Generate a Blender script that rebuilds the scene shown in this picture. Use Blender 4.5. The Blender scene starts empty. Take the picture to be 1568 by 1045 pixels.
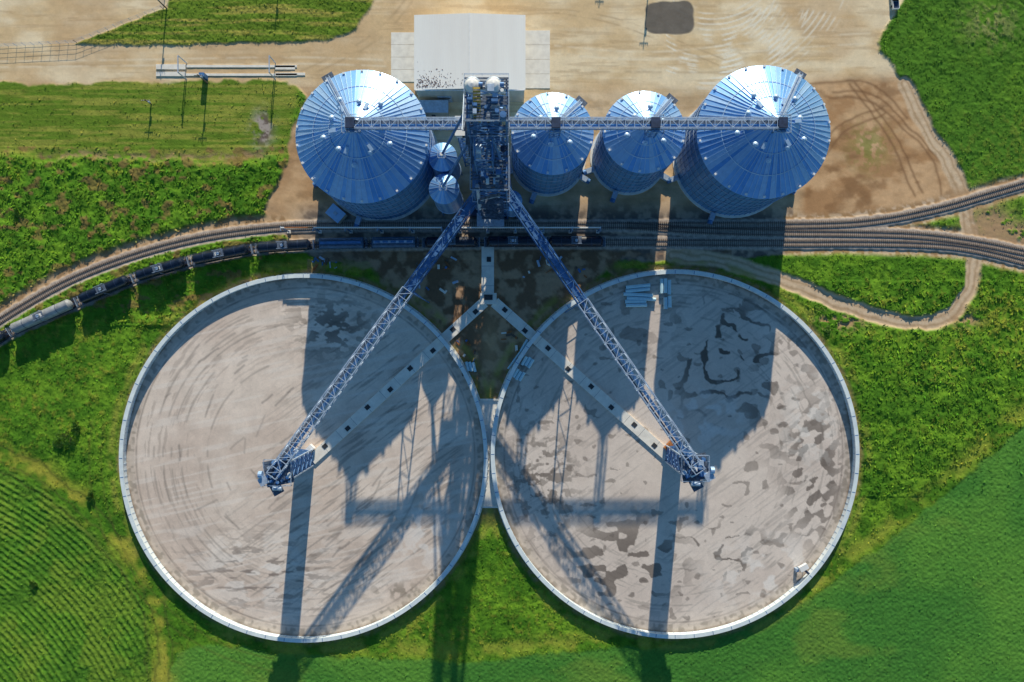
import bpy, math, random
import numpy as np
from mathutils import Vector
random.seed(7); rng=np.random.default_rng(11)
S=0.2; H=209.0; NX,NY=784.0,522.5
def W(px,py,z=0.0): return Vector(((px-NX)*S,(NY-py)*S,z))
EL=math.radians(20); SX,SY=-0.0896,-0.996
scene=bpy.context.scene
# ------------------------------------------------------------------ noise
TAB=[np.random.default_rng(100+i).random((256,256)) for i in range(12)]
def vn(x,y,seed=0):
    t=TAB[seed%12]; xi=np.floor(x).astype(np.int64); yi=np.floor(y).astype(np.int64)
    fx=x-xi; fy=y-yi; fx=fx*fx*(3-2*fx); fy=fy*fy*(3-2*fy)
    a=t[xi&255,yi&255]; b=t[(xi+1)&255,yi&255]; c=t[xi&255,(yi+1)&255]; d=t[(xi+1)&255,(yi+1)&255]
    return (a*(1-fx)+b*fx)*(1-fy)+(c*(1-fx)+d*fx)*fy
def fbm(x,y,o=4,seed=0):
    r=0;a=.5;n=0
    for i in range(o):
        r=r+a*vn(x+i*37.3,y+i*17.7,seed+i); n+=a; a*=.5; x=x*2.03; y=y*2.03
    return r/n
def ss(a,b,x):
    t=np.clip((x-a)/(b-a),0,1); return t*t*(3-2*t)
def rot(x,y,deg):
    c,s=math.cos(math.radians(deg)),math.sin(math.radians(deg)); return x*c+y*s,-x*s+y*c
def pdist(x,y,pts,closed=False):
    d=np.full(x.shape,1e9); n=len(pts)
    for i in range(n if closed else n-1):
        ax,ay=pts[i]; bx,by=pts[(i+1)%n]; ux,uy=bx-ax,by-ay; L=ux*ux+uy*uy+1e-9
        t=np.clip(((x-ax)*ux+(y-ay)*uy)/L,0,1)
        d=np.minimum(d,(x-ax-t*ux)**2+(y-ay-t*uy)**2)
    return np.sqrt(d)
def inside(x,y,pts):
    r=np.zeros(x.shape,bool); n=len(pts)
    for i in range(n):
        ax,ay=pts[i]; bx,by=pts[(i+1)%n]
        if ay==by: continue
        c=((ay>y)!=(by>y))&(x<(bx-ax)*(y-ay)/(by-ay)+ax); r^=c
    return r
def sdf(x,y,pts):
    d=pdist(x,y,pts,True); return np.where(inside(x,y,pts),-d,d)
def smooth(pts,k=6):
    P=[pts[0]]+list(pts)+[pts[-1]]; out=[]
    for i in range(1,len(P)-2):
        p0,p1,p2,p3=[np.array(q,float) for q in P[i-1:i+3]]
        for j in range(k):
            t=j/k
            out.append(tuple(.5*((2*p1)+(-p0+p2)*t+(2*p0-5*p1+4*p2-p3)*t*t+(-p0+3*p1-3*p2+p3)*t**3)))
    out.append(tuple(pts[-1])); return out
# ------------------------------------------------------------------ materials
def nodes(m):
    m.use_nodes=True; nt=m.node_tree; return nt,nt.nodes['Principled BSDF'],nt.links
def mat(name,col,rough=.6,metal=0.0,var=.15,scale=1.5,bump=0.0,spec=.5,dirt=None,stretch=None):
    m=bpy.data.materials.new(name); nt,b,L=nodes(m)
    b.inputs['Roughness'].default_value=rough; b.inputs['Metallic'].default_value=metal
    b.inputs['Specular IOR Level'].default_value=spec
    tc=nt.nodes.new('ShaderNodeTexCoord'); mp=nt.nodes.new('ShaderNodeMapping')
    if stretch: mp.inputs['Scale'].default_value=stretch
    L.new(tc.outputs['Object'],mp.inputs['Vector'])
    n=nt.nodes.new('ShaderNodeTexNoise'); n.inputs['Scale'].default_value=scale; n.inputs['Detail'].default_value=5
    L.new(mp.outputs['Vector'],n.inputs['Vector'])
    r=nt.nodes.new('ShaderNodeValToRGB'); r.color_ramp.elements[0].position=.3; r.color_ramp.elements[1].position=.7
    lo=[c*(1-var) for c in col]; 
    if dirt: lo=dirt
    r.color_ramp.elements[0].color=(*lo,1); r.color_ramp.elements[1].color=(*[min(.96,c*(1+var*.6)) for c in col],1)
    L.new(n.outputs['Fac'],r.inputs['Fac']); L.new(r.outputs['Color'],b.inputs['Base Color'])
    if bump:
        bp=nt.nodes.new('ShaderNodeBump'); bp.inputs['Strength'].default_value=bump; bp.inputs['Distance'].default_value=.1
        L.new(n.outputs['Fac'],bp.inputs['Height']); L.new(bp.outputs['Normal'],b.inputs['Normal'])
    return m
def vcmat(name,s1,s2,amt,bump,dist,rough=.95,usealpha=False):
    m=bpy.data.materials.new(name); nt,b,L=nodes(m)
    b.inputs['Roughness'].default_value=rough; b.inputs['Specular IOR Level'].default_value=.15
    at=nt.nodes.new('ShaderNodeAttribute'); at.attribute_name='Col'
    tc=nt.nodes.new('ShaderNodeTexCoord')
    n1=nt.nodes.new('ShaderNodeTexNoise'); n1.inputs['Scale'].default_value=s1; n1.inputs['Detail'].default_value=6; n1.inputs['Roughness'].default_value=.7
    n2=nt.nodes.new('ShaderNodeTexNoise'); n2.inputs['Scale'].default_value=s2; n2.inputs['Detail'].default_value=3
    for n in (n1,n2): L.new(tc.outputs['Object'],n.inputs['Vector'])
    ad=nt.nodes.new('ShaderNodeMath'); ad.operation='ADD'; L.new(n1.outputs['Fac'],ad.inputs[0]); L.new(n2.outputs['Fac'],ad.inputs[1])
    mr=nt.nodes.new('ShaderNodeMapRange'); mr.inputs['From Min'].default_value=.6; mr.inputs['From Max'].default_value=1.4
    mr.inputs['To Min'].default_value=1-amt; mr.inputs['To Max'].default_value=1+amt
    L.new(ad.outputs[0],mr.inputs['Value'])
    fac=mr.outputs['Result']
    bp=nt.nodes.new('ShaderNodeBump'); bp.inputs['Strength'].default_value=bump; bp.inputs['Distance'].default_value=dist
    if usealpha:
        mx=nt.nodes.new('ShaderNodeMapRange'); mx.inputs['To Min'].default_value=.15; mx.inputs['To Max'].default_value=1
        L.new(at.outputs['Alpha'],mx.inputs['Value'])
        ml=nt.nodes.new('ShaderNodeMath'); ml.operation='MULTIPLY'; ml.inputs[1].default_value=bump
        L.new(mx.outputs['Result'],ml.inputs[0]); L.new(ml.outputs[0],bp.inputs['Strength'])
        mi=nt.nodes.new('ShaderNodeMix'); mi.data_type='FLOAT'; mi.inputs[2].default_value=1.0
        ma=nt.nodes.new('ShaderNodeMapRange'); ma.inputs['To Min'].default_value=.45; ma.inputs['To Max'].default_value=1
        L.new(at.outputs['Alpha'],ma.inputs['Value'])
        L.new(ma.outputs['Result'],mi.inputs[0]); L.new(fac,mi.inputs[3]); fac=mi.outputs[0]
    vm=nt.nodes.new('ShaderNodeVectorMath'); vm.operation='SCALE'
    L.new(at.outputs['Color'],vm.inputs[0]); L.new(fac,vm.inputs['Scale']); L.new(vm.outputs[0],b.inputs['Base Color'])
    L.new(ad.outputs[0],bp.inputs['Height']); L.new(bp.outputs['Normal'],b.inputs['Normal'])
    return m
galvA=mat('galvanised_a',(.28,.53,.92),.36,.45,.10,.5); galvB=mat('galvanised_b',(.18,.43,.86),.35,.5,.12,.7); galvC=mat('galvanised_c',(.42,.63,.94),.38,.4,.1,.9)
wallm=mat('bin_wall_steel',(.12,.34,.66),.42,.45,.2,.6,stretch=(1,1,.3))
ribm=mat('roof_rib_steel',(.48,.68,.95),.42,.25,.1)
steelB=mat('steel_painted_blue_grey',(.085,.22,.48),.5,.25,.3,.8); steelL=mat('steel_light',(.48,.60,.76),.5,.25,.2,1.2)
steelD=mat('steel_dark',(.03,.055,.12),.6,.3,.4,1.0); white=mat('white_paint',(.90,.90,.88),.5,0,.06,.8)
rust=mat('rusty_steel',(.42,.16,.05),.8,.1,.5,2); grate=mat('grating',(.13,.17,.24),.7,.3,.5,1.5)
conc=mat('concrete',(.90,.86,.78),.9,0,.12,.6,.2); concD=mat('hatch_dark',(.045,.05,.06),.8,0,.3,2)
roofw=mat('sheet_roof_white',(.95,.93,.88),.45,.0,.06,.25,stretch=(1,.12,1)); sidew=mat('siding_cream',(.64,.57,.44),.7,0,.15,.5,stretch=(1,1,.2))
tankblk=mat('tank_black',(.010,.018,.04),.26,0,.6,.8); tankgry=mat('tank_grey',(.34,.36,.38),.35,0,.3,.8)
yellow=mat('safety_yellow',(.6,.42,.08),.6,0,.2,2); railm=mat('rail_steel',(.15,.12,.11),.5,.3,.3,2)
tie=mat('timber_sleeper',(.25,.19,.15),.9,0,.3,3); glass=mat('dark_glass',(.02,.025,.03),.1); tyre=mat('tyre',(.02,.02,.02),.9)
pipem=mat('pipe_pale_blue',(.56,.82,.95),.5,.0,.1,1); wood=mat('weathered_wood',(.16,.12,.09),.9,0,.3,3)
wallr=mat('ring_wall_steel',(.80,.88,.95),.5,.0,.10,.35); lipm=mat('ring_wall_cap',(.80,.90,.96),.5,.0,.14,.5); dirtyspot=mat('grain_dust_dirt',(.20,.12,.10),.95,0,.5,3)
bark=mat('bark',(.08,.06,.04),.9)
# ------------------------------------------------------------------ mesh builder
class MB:
    def __init__(s): s.v=[];s.f=[];s.m=[];s.mats=[]
    def mi(s,m):
        if m not in s.mats: s.mats.append(m)
        return s.mats.index(m)
    def add(s,vs,fs,m):
        o=len(s.v); s.v+= [tuple(v) for v in vs]; k=s.mi(m)
        for f in fs: s.f.append(tuple(i+o for i in f)); s.m.append(k)
    def beam(s,p,q,w,h,m):
        p=Vector(p);q=Vector(q); d=(q-p); 
        if d.length<1e-6: return
        d.normalize()
        side=d.cross(Vector((0,0,1)))
        if side.length<.02: side=Vector((1,0,0))
        side.normalize(); up=side.cross(d)
        a=side*w/2;b=up*h/2
        vs=[p-a-b,p+a-b,p+a+b,p-a+b,q-a-b,q+a-b,q+a+b,q-a+b]
        s.add(vs,[(0,3,2,1),(4,5,6,7),(0,1,5,4),(1,2,6,5),(2,3,7,6),(3,0,4,7)],m)
    def box(s,c,sx,sy,sz,m,ang=0):
        d=Vector((math.cos(ang),math.sin(ang),0))*sx/2; c=Vector(c)
        s.beam(c-d,c+d,sy,sz,m)
    def cyl(s,p,q,r,m,n=12,r2=None,cap=True):
        p=Vector(p);q=Vector(q); d=(q-p).normalized(); r2=r if r2 is None else r2
        a=d.orthogonal().normalized(); b=d.cross(a)
        vs=[p+(a*math.cos(t)+b*math.sin(t))*r for t in [2*math.pi*i/n for i in range(n)]]+[q+(a*math.cos(t)+b*math.sin(t))*r2 for t in [2*math.pi*i/n for i in range(n)]]
        fs=[(i,(i+1)%n,n+(i+1)%n,n+i) for i in range(n)]
        if cap: fs+=[tuple(range(n-1,-1,-1)),tuple(range(n,2*n))]
        s.add(vs,fs,m)
    def rev(s,c,prof,m,n=48,mats=None):
        c=Vector(c); vs=[]
        for r,z in prof:
            for i in range(n):
                t=2*math.pi*i/n; vs.append((c.x+r*math.cos(t),c.y+r*math.sin(t),c.z+z))
        fs=[(j*n+i,j*n+(i+1)%n,(j+1)*n+(i+1)%n,(j+1)*n+i) for j in range(len(prof)-1) for i in range(n)]
        o=len(s.v); s.v+=vs
        for k,f in enumerate(fs):
            s.f.append(tuple(i+o for i in f)); s.m.append(s.mi(mats[(k%n)] if mats else m))
    def rail(s,pts,z,h,m,step=2.5,closed=False):
        P=[Vector((p[0],p[1],z)) for p in pts]
        if closed: P.append(P[0])
        for a,b in zip(P,P[1:]):
            up=Vector((0,0,h)); s.beam(a+up,b+up,.1,.1,m); s.beam(a+up*.5,b+up*.5,.07,.07,m)
            n=max(1,int((b-a).length/step))
            for i in range(n+1):
                c=a.lerp(b,i/n); s.beam(c,c+up,.08,.08,m)
    def truss(s,p,q,w,h,bay,mc,md,ch=.25,dg=.16,top=True):
        p=Vector(p);q=Vector(q); d=q-p; L=d.length; d.normalize(); side=d.cross(Vector((0,0,1))).normalized()*w/2; up=Vector((0,0,h))
        for sg in (-1,1):
            for u in (0,1): s.beam(p+side*sg+up*u,q+side*sg+up*u,ch,ch,mc)
        n=max(1,round(L/bay))
        for i in range(n+1):
            c=p+d*L*i/n
            for sg in (-1,1): s.beam(c+side*sg,c+side*sg+up,dg,dg,md)
            s.beam(c-side,c+side,dg,dg,md)
            if top: s.beam(c-side+up,c+side+up,dg,dg,md)
            if i<n:
                e=p+d*L*(i+1)/n; k=1 if i%2 else -1
                for sg in (-1,1):
                    if i%2: s.beam(c+side*sg,e+side*sg+up,dg,dg,md)
                    else: s.beam(c+side*sg+up,e+side*sg,dg,dg,md)
                if top: s.beam(c+side*k+up,e-side*k+up,dg,dg,md)
    def tower(s,c,wx,wy,z0,z1,lv,mc,md,ch=.35,dg=.2):
        c=Vector(c); n=max(1,round((z1-z0)/lv)); K=[(-1,-1),(1,-1),(1,1),(-1,1)]
        P=lambda k,z: Vector((c.x+K[k][0]*wx/2,c.y+K[k][1]*wy/2,z))
        for k in range(4): s.beam(P(k,z0),P(k,z1),ch,ch,mc)
        for i in range(n):
            a=z0+(z1-z0)*i/n; b=z0+(z1-z0)*(i+1)/n
            for k in range(4):
                j=(k+1)%4
                s.beam(P(k,b),P(j,b),dg,dg,md); s.beam(P(k,a),P(j,b),dg,dg,md); s.beam(P(j,a),P(k,b),dg,dg,md)
    def obj(s,name,origin=(0,0,0),smooth=False):
        o=Vector(origin); me=bpy.data.meshes.new(name)
        me.from_pydata([(v[0]-o.x,v[1]-o.y,v[2]-o.z) for v in s.v],[],s.f)
        for m in s.mats: me.materials.append(m)
        me.polygons.foreach_set('material_index',s.m)
        ob=bpy.data.objects.new(name,me); ob.location=o; scene.collection.objects.link(ob); return ob
def np_obj(name,verts,quads,mats,cols=None,origin=(0,0,0),alpha=None):
    me=bpy.data.meshes.new(name); n=len(verts); k=len(quads)
    me.vertices.add(n); me.vertices.foreach_set('co',verts.astype(np.float32).ravel())
    me.loops.add(k*4); me.loops.foreach_set('vertex_index',quads.astype(np.int32).ravel())
    me.polygons.add(k); me.polygons.foreach_set('loop_start',np.arange(0,k*4,4,dtype=np.int32))
    if cols is not None:
        a=me.color_attributes.new('Col','FLOAT_COLOR','POINT')
        c=np.ones((n,4),np.float32); c[:,:3]=cols
        if alpha is not None: c[:,3]=alpha
        a.data.foreach_set('color',c.ravel())
    for m in mats: me.materials.append(m)
    me.update(calc_edges=True); me.validate()
    ob=bpy.data.objects.new(name,me); ob.location=origin; scene.collection.objects.link(ob); return ob
# ------------------------------------------------------------------ layout
CL=(468,700); CR=(1031,694); RR=276
T1=smooth([(-220,640),(-60,535),(0,492),(100,434),(200,394),(300,367),(400,352),(500,346.5),(700,346),(1000,346),(1250,345),(1350,338),(1440,320),(1500,303),(1568,283),(1760,225)],5)
T2=smooth([(960,346),(1080,354),(1200,357),(1300,358),(1400,361),(1480,370),(1568,387),(1760,430)],5)
T3=smooth([(-220,680),(-60,558),(25,507),(125,463),(210,427),(300,400),(395,382),(490,376),(700,373),(920,372),(1200,373),(1330,373),(1430,376),(1500,385),(1600,410)],5)
ROADR=smooth([(1030,392),(1100,400),(1180,424),(1240,446),(1300,470),(1360,488),(1410,495),(1450,485),(1478,455),(1490,420),(1486,370),(1478,315),(1455,255),(1420,200),(1385,130)],4)
YARD=[(-900,-900),(1500,-900),(1390,-100),(1385,0),(1345,70),(1385,135),(1430,205),(1465,275),(1480,300),(1400,322),(1250,338),(1200,392),(1110,400),(800,400),(780,470),(700,470),(660,400),(490,400),(415,350),(405,322),(432,270),(446,200),(470,150),(440,122),(250,126),(0,128),(-900,128)]
YGRASS=[(116,67),(255,12),(275,-60),(600,-60),(568,8),(545,46),(500,62),(400,66),(200,71)]
MID=[(560,385),(960,385),(900,440),(860,470),(800,560),(775,620),(775,830),(728,830),(722,610),(690,530),(640,470),(590,430)]
def C(r,g,b): return np.array([r,g,b])
def mix(c,col,m): return c*(1-m[...,None])+np.asarray(col)*m[...,None]
st=1.5
def axis(lo,hi):
    d=np.arange(lo-70,hi+70,st); e=np.array([100,260,600,1300,3000,8000,20000.])
    return np.concatenate([(lo-70-e)[::-1],d,hi+70+e])
ax=axis(0,1568); ay=axis(0,1045)
px,py=np.meshgrid(ax,ay,indexing='ij')
full=lambda c: np.broadcast_to(c,px.shape+(3,)).copy()
wx=px+(fbm(px/22,py/22,3,1)-.5)*14; wy=py+(fbm(px/22,py/22,3,5)-.5)*14
big=fbm(px/120,py/120,3,2); med=fbm(px/30,py/30,3,3); fin=fbm(px/6,py/6,3,4); tiny=vn(px/2.2,py/2.2,6); mid2=fbm(px/13,py/13,3,9)
# grass base
lush=mix(full(C(.095,.245,.017)),C(.165,.34,.024),ss(.35,.65,med))
lush=mix(lush,C(.045,.15,.012),ss(.48,.72,mid2)*.6)
lush=mix(lush,C(.035,.11,.010),ss(.55,.75,fin)*.45)
lush=mix(lush,C(.36,.38,.05),ss(.55,.75,big*.5+fin*.5)*.6)
rough_=np.clip(((px<440)&(py>225)&(py<500))*1.0+((px>1220)&(py>430)&(py<760))*.7,0,1)
col=lush
hgt=(fin*.8+tiny*.45)*.38+mid2*(.38+.5*rough_); weed=np.ones(px.shape)*.6
# crop bottom right
CROP=[(1640,600),(1568,648),(1430,770),(1330,850),(1240,915),(1120,965),(1010,990),(700,1012),(420,1000),(330,985),(270,1000),(240,1100),(240,9000),(30000,9000),(30000,600)]
dc=sdf(wx,wy,CROP); mc=1-ss(-3,3,dc)
crop=mix(full(C(.065,.225,.035)),C(.115,.30,.042),ss(.3,.7,big)); crop=crop*(0.86+.22*vn(px/3,py/3,2)+.10*mid2)[...,None]
crop=mix(crop,C(.21,.32,.05),ss(.58,.78,fbm(px/90,py/50,4,6))*.45)
rx,ry=rot(px,py,-38); rowc=.5+.5*np.sin(ry*2*math.pi/6.5)
crop=crop*(.96+.07*rowc)[...,None]
for k in (60,64.5,150,154.5): q=np.exp(-((dc+k)/1.3)**2); crop=mix(crop,C(.05,.13,.03),q*.35)
col=mix(col,crop,mc); hgt=hgt*(1-mc)+mc*(.20*tiny+.05*rowc+.2+.12*fin); weed*=1-mc*.85
edge=np.exp(-((dc-16)/13)**2)*(py>560); col=mix(col,C(.40,.41,.06),edge*.6*ss(.3,.6,med)); weed*=1-edge*.5; hgt*=1-edge*.5
# crop bottom left, rows curving
CROPL=[(-9000,715),(0,715),(60,745),(130,800),(190,865),(225,930),(232,1000),(225,9000),(-9000,9000)]
dl=sdf(wx,wy,CROPL); ml=1-ss(-3,3,dl)
rr=np.sqrt((px+260)**2+(py-1250)**2); rl=(.5+.5*np.sin(rr*2*math.pi/9+4*fbm(px/60,py/60,3,3)))*ss(.2,.5,fbm(px/40,py/40,3,7))
cl=mix(full(C(.075,.21,.020)),C(.16,.33,.03),rl*.9*ss(.3,.6,big*.6+fin*.4)); cl=cl*(.82+.32*mid2)[...,None]
cl=mix(cl,C(.24,.33,.04),ss(.5,.7,fbm(px/50,py/40,4,2))*.4)
col=mix(col,cl,ml); hgt=hgt*(1-ml)+ml*(.26*rl+.26*tiny+.3*fin); weed*=1-ml*.4
el_=np.exp(-((dl-22)/17)**2)*(px<300); col=mix(col,C(.46,.42,.06),el_*.8*ss(.3,.55,med)); hgt*=1-el_*.7; weed*=1-el_*.7
for k in (-6,8,30): 
    q=np.exp(-((dl-k)/2.0)**2); col=mix(col,C(.08,.09,.025),q*.5*(px<330))
for k in (312,330): 
    d_=np.hypot(px-CL[0],py-CL[1]); q=np.exp(-((d_-k)/2)**2)*(px<420)*(py>640); col=mix(col,C(.12,.12,.03),q*.35)
# mown field upper left
MOW=[(-9000,120),(460,120),(440,235),(330,255),(200,235),(60,240),(-9000,240)]
mm=1-ss(-8,8,sdf(wx,wy,MOW))
stre=fbm(px/70,py/4,3,7)
mow=mix(full(C(.14,.24,.024)),C(.32,.34,.06),ss(.4,.65,stre)); mow=mow*(.78+.45*mid2)[...,None]
col=mix(col,mow,mm*.9); hgt*=1-mm*.7; weed*=1-mm*.75
wl=(px<440)&(py>225)&(py<480); red=ss(.60,.70,fbm(px/16,py/12,3,9))*wl
col=mix(col,C(.30,.15,.075),red*.6); weed*=1-red*.6
ln=pdist(wx,wy,[(60,240),(180,238),(300,243),(400,235)]); q=np.exp(-(ln/5)**2); col=mix(col,C(.38,.26,.14),q*.75*ss(.35,.55,fin)); hgt*=1-q*.6; weed*=1-q
tr=ss(1340,1380,px)*(1-ss(270,300,py)); col=mix(col,mix(col,C(.075,.20,.022),np.ones(px.shape)*.6),tr); weed*=1-tr*.3
q=np.exp(-(((px-1515)/38)**2+((py-38)/30)**2)); col=mix(col,C(.36,.36,.14),q*.7*ss(.4,.6,fin))
# dirt yard
dy=sdf(wx,wy,YARD); md=1-ss(-2.5,2.5,dy)
st1=fbm(px/150,py/10,4,8); st2=fbm(px/10,py/10,4,10); st3=fbm(px/45,py/30,4,4)
yard=mix(full(C(.76,.56,.32)),C(.90,.74,.50),ss(.35,.65,st1*.4+st3*.6))
yard=mix(yard,C(.64,.43,.235),ss(.52,.72,big)*.55); yard=yard*(.90+.20*st2)[...,None]
yard=mix(yard,C(.50,.34,.19),ss(.60,.70,fbm(px/60,py/5,3,3))*.35)
for P,w,cc in (([(-60,95),(200,92),(460,88),(640,95)],1.6,1),([(-60,104),(200,101),(460,98),(640,104)],1.6,1),([(460,110),(560,60),(620,0),(640,-60)],2,0),([(470,118),(575,64),(634,0)],2,0),([(850,70),(1000,80),(1200,60),(1340,50)],1.5,1),([(850,82),(1000,92),(1200,75),(1350,66)],1.5,1),([(840,110),(1100,112),(1230,120)],2,0),([(850,20),(950,40),(1100,100)],1.3,0),([(858,14),(958,33),(1110,92)],1.3,0)):
    q=np.exp(-(pdist(px,py,smooth(P))/w)**2)*ss(.3,.55,fbm(px/20,py/20,3,1)); yard=mix(yard,C(.92,.80,.60) if cc else C(.50,.35,.20),q*.55)
for (cx,cy,r0,r1,f) in ((1080,-30,80,175,7.3),(1090,-80,90,230,9.1)):
    rd=np.sqrt((px-cx)**2+(py-cy)**2); a=ss(r0,r0+15,rd)*(1-ss(r1-15,r1,rd))*(px>cx-60)*(px<1300)*ss(.40,.6,fbm(px/35,py/35,3,3))
    yard=mix(yard,C(.94,.88,.74),a*ss(.2,.9,np.sin(rd*2*math.pi/f+rd*.07))*.7)
brown=ss(1215,1260,px)*ss(100,140,py)+ss(110,160,py)*ss(840,870,px)*.6+(ss(118,150,py)*(px<640))*.8
brown=np.clip(brown,0,1)
bs=mix(full(C(.48,.275,.135)),C(.68,.44,.245),ss(.35,.65,fbm(px/35,py/20,5,2)))
bs=mix(bs,C(.28,.15,.07),ss(.52,.74,fbm(px/26,py/20,5,6))*.65); bs=bs*(.86+.28*st2)[...,None]
yard=mix(yard,bs,brown)
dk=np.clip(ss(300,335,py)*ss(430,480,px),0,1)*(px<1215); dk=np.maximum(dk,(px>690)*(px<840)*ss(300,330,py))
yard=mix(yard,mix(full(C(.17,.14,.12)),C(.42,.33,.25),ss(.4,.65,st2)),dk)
gp=np.exp(-(((px-1330)/28)**2+((py-225)/32)**2))*ss(.42,.55,fin); 
yard=mix(yard,C(.20,.25,.04),gp*.7)
for P,w in (([(1300,130),(1360,210),(1400,300)],2.2),([(1308,128),(1370,206),(1412,296)],2),([(1270,150),(1340,160),(1430,250),(1440,330)],2.2),([(1276,141),(1346,151),(1439,246)],2),([(1240,130),(1330,128),(1390,180)],2.2),([(1255,230),(1290,190),(1350,165)],2),([(1262,238),(1298,199),(1356,174)],2)):
    q=np.exp(-(pdist(wx*.4+px*.6,wy*.4+py*.6,smooth(P))/w)**2); yard=mix(yard,C(.24,.13,.065),q*.65)
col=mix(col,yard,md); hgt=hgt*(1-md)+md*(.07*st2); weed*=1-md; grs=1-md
oa=((np.abs(wx*.4+px*.6-1025)/38)**4+(np.abs(wy*.4+py*.6-27)/26)**4); q=1-ss(.8,1.1,oa); col=mix(col,full(C(.15,.135,.12))*(.8+.4*st2)[...,None],q*.95)  # dark rounded oval: off-frame water tower's cast shadow, painted into the yard colour
mg=1-ss(-2,2,sdf(wx*.5+px*.5,wy*.5+py*.5,YGRASS)); gg=mix(lush*.9,mow,ss(.3,.6,big)); gg=mix(gg,C(.38,.34,.08),ss(.5,.7,stre)*.7)
col=mix(col,gg,mg); hgt+=mg*(.25*tiny+.3*mid2); weed+=mg*.4; grs=np.maximum(grs,mg)
dt1=pdist(px,py,T1); dt3=pdist(px,py,T3); dt2=pdist(px,py,T2)
above=(py<np.interp(px,[p[0] for p in T1],[p[1] for p in T1]))
def lay(c,q,h=None):
    global col,weed,hgt,grs
    col=mix(col,c,q); weed=weed*(1-q); grs=grs*(1-q); hgt=hgt*(1-q)+(q*h if h is not None else hgt*0)
q=(1-ss(16,26,dt1+6*(med-.5)))*above*np.where(px<440,1,0); lay(mix(full(C(.60,.41,.24)),C(.40,.25,.13),ss(.4,.6,fin)),q,.08*fin)
q=(1-ss(12,22,np.minimum(dt1,np.minimum(dt2,dt3))+6*(med-.5)))*(px>1200); lay(mix(full(C(.64,.48,.33)),C(.40,.25,.13),ss(.4,.6,fin)),q,.08*fin)
q=np.clip(np.exp(-(((px-402)/14)**2+((py-198)/24)**2))*1.6,0,1)*ss(.35,.5,mid2); lay(mix(full(C(.44,.38,.34)),C(.17,.13,.11),ss(.4,.6,fin)),q,.05)
q=1-ss(-4,8,sdf(wx,wy,MID)); q*=1-ss(775,815,py); soil=mix(full(C(.24,.145,.085)),C(.52,.34,.21),ss(.42,.65,fbm(px/14,py/14,4,8)))
lay(soil,q,.2*fin+.1*tiny)
q=np.exp(-(((px-752)/16)**2+((py-530)/45)**2)); col=mix(col,C(.60,.38,.20),q*.6)
q=(px>470)*(px<1120)*ss(378,386,py)*(1-ss(470,500,py))*(.75); q=q*ss(.36,.52,fbm(px/30,py/14,3,2)); lay(soil*.9,q,.2*fin)
dr=pdist(wx*.6+px*.4,wy*.6+py*.4,ROADR); q=1-ss(9,14,dr)
rc=mix(full(C(.72,.54,.36)),C(.48,.33,.19),ss(.5,.7,fin)*.5)
rc=mix(rc,C(.42,.27,.15),np.exp(-((dr-5)/1.5)**2)*.6); rc=mix(rc,C(.80,.64,.46),np.exp(-(dr/2.)**2)*.4)
lay(rc,q,.06*fin)
for (a,b,rx_,ry_) in ((1480,305,40,16),(1285,492,34,12),(1545,360,60,18),(1240,360,40,12),(1475,490,20,10),(1515,340,30,20)):
    q=np.clip(np.exp(-(((px-a)/rx_)**2+((py-b)/ry_)**2))*1.4,0,1)*ss(.4,.52,fin*.6+med*.4)*.9; lay(C(.50,.32,.18),q,.1*fin)
for (cx,cy) in (CL,CR):
    d=np.sqrt((px-cx)**2+(py-cy)**2); q=(1-ss(282,292,d+8*(med-.5)))*.85
    lay(mix(full(C(.42,.27,.15)),C(.28,.25,.06),ss(.45,.6,fin)),q,.05*fin)
    i=(d<RR+4); hgt[i]=0; weed[i]=0
    q=np.exp(-((d-296)/6)**2)*(1-md)*.55; col=mix(col,C(.38,.37,.07),q*ss(.35,.55,med))
bal=mix(full(C(.36,.30,.26)),C(.60,.51,.43),vn(px/2.5,py/2.5,3))
for d in (dt1,dt2,dt3):
    q=1-ss(8.5,11.5,d+3*(fin-.5)); lay(bal,q,.30+.03*tiny)
far=(px<-80)|(px>1650)|(py<-80)|(py>1125); hgt[far]=.1
X=(px-NX)*S; Y=(NY-py)*S
verts=np.stack([X,Y,hgt],-1).reshape(-1,3); nx_,ny_=px.shape
idx=np.arange(nx_*ny_).reshape(nx_,ny_)
quads=np.stack([idx[:-1,:-1],idx[:-1,1:],idx[1:,1:],idx[1:,:-1]],-1).reshape(-1,4)
gm=vcmat('ground_soil_and_grass',1.2,5.0,.30,.5,.22,usealpha=True)
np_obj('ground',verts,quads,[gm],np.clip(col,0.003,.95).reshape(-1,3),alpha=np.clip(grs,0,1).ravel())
# ------------------------------------------------------------------ grass/weeds clumps (one mesh)
N=140000
i=rng.integers(7,nx_-8,N*2); j=rng.integers(7,ny_-8,N*2)
keep=rng.random(N*2)<np.clip(weed[i,j],0,1)*(.35+.9*(fin[i,j]>.48)); i=i[keep][:N]; j=j[keep][:N]; n=len(i)
cx=X[i,j]+rng.normal(0,.12,n); cy=Y[i,j]+rng.normal(0,.12,n); cz=hgt[i,j]+.05
sz=rng.uniform(.12,.40,n)*(1+.5*(rough_[i,j]>.5)); an=rng.uniform(0,6.283,n); tl=rng.uniform(-.2,.5,n)
ux=np.cos(an)*sz; uy=np.sin(an)*sz; vx=-np.sin(an)*sz*.45; vy=np.cos(an)*sz*.45
q0=np.stack([cx-ux,cy-uy,cz],-1);q1=np.stack([cx+vx,cy+vy,cz+tl*sz+.1],-1);q2=np.stack([cx+ux,cy+uy,cz+sz*rng.uniform(.1,1.0,n)],-1);q3=np.stack([cx-vx,cy-vy,cz+.12],-1)
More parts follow.
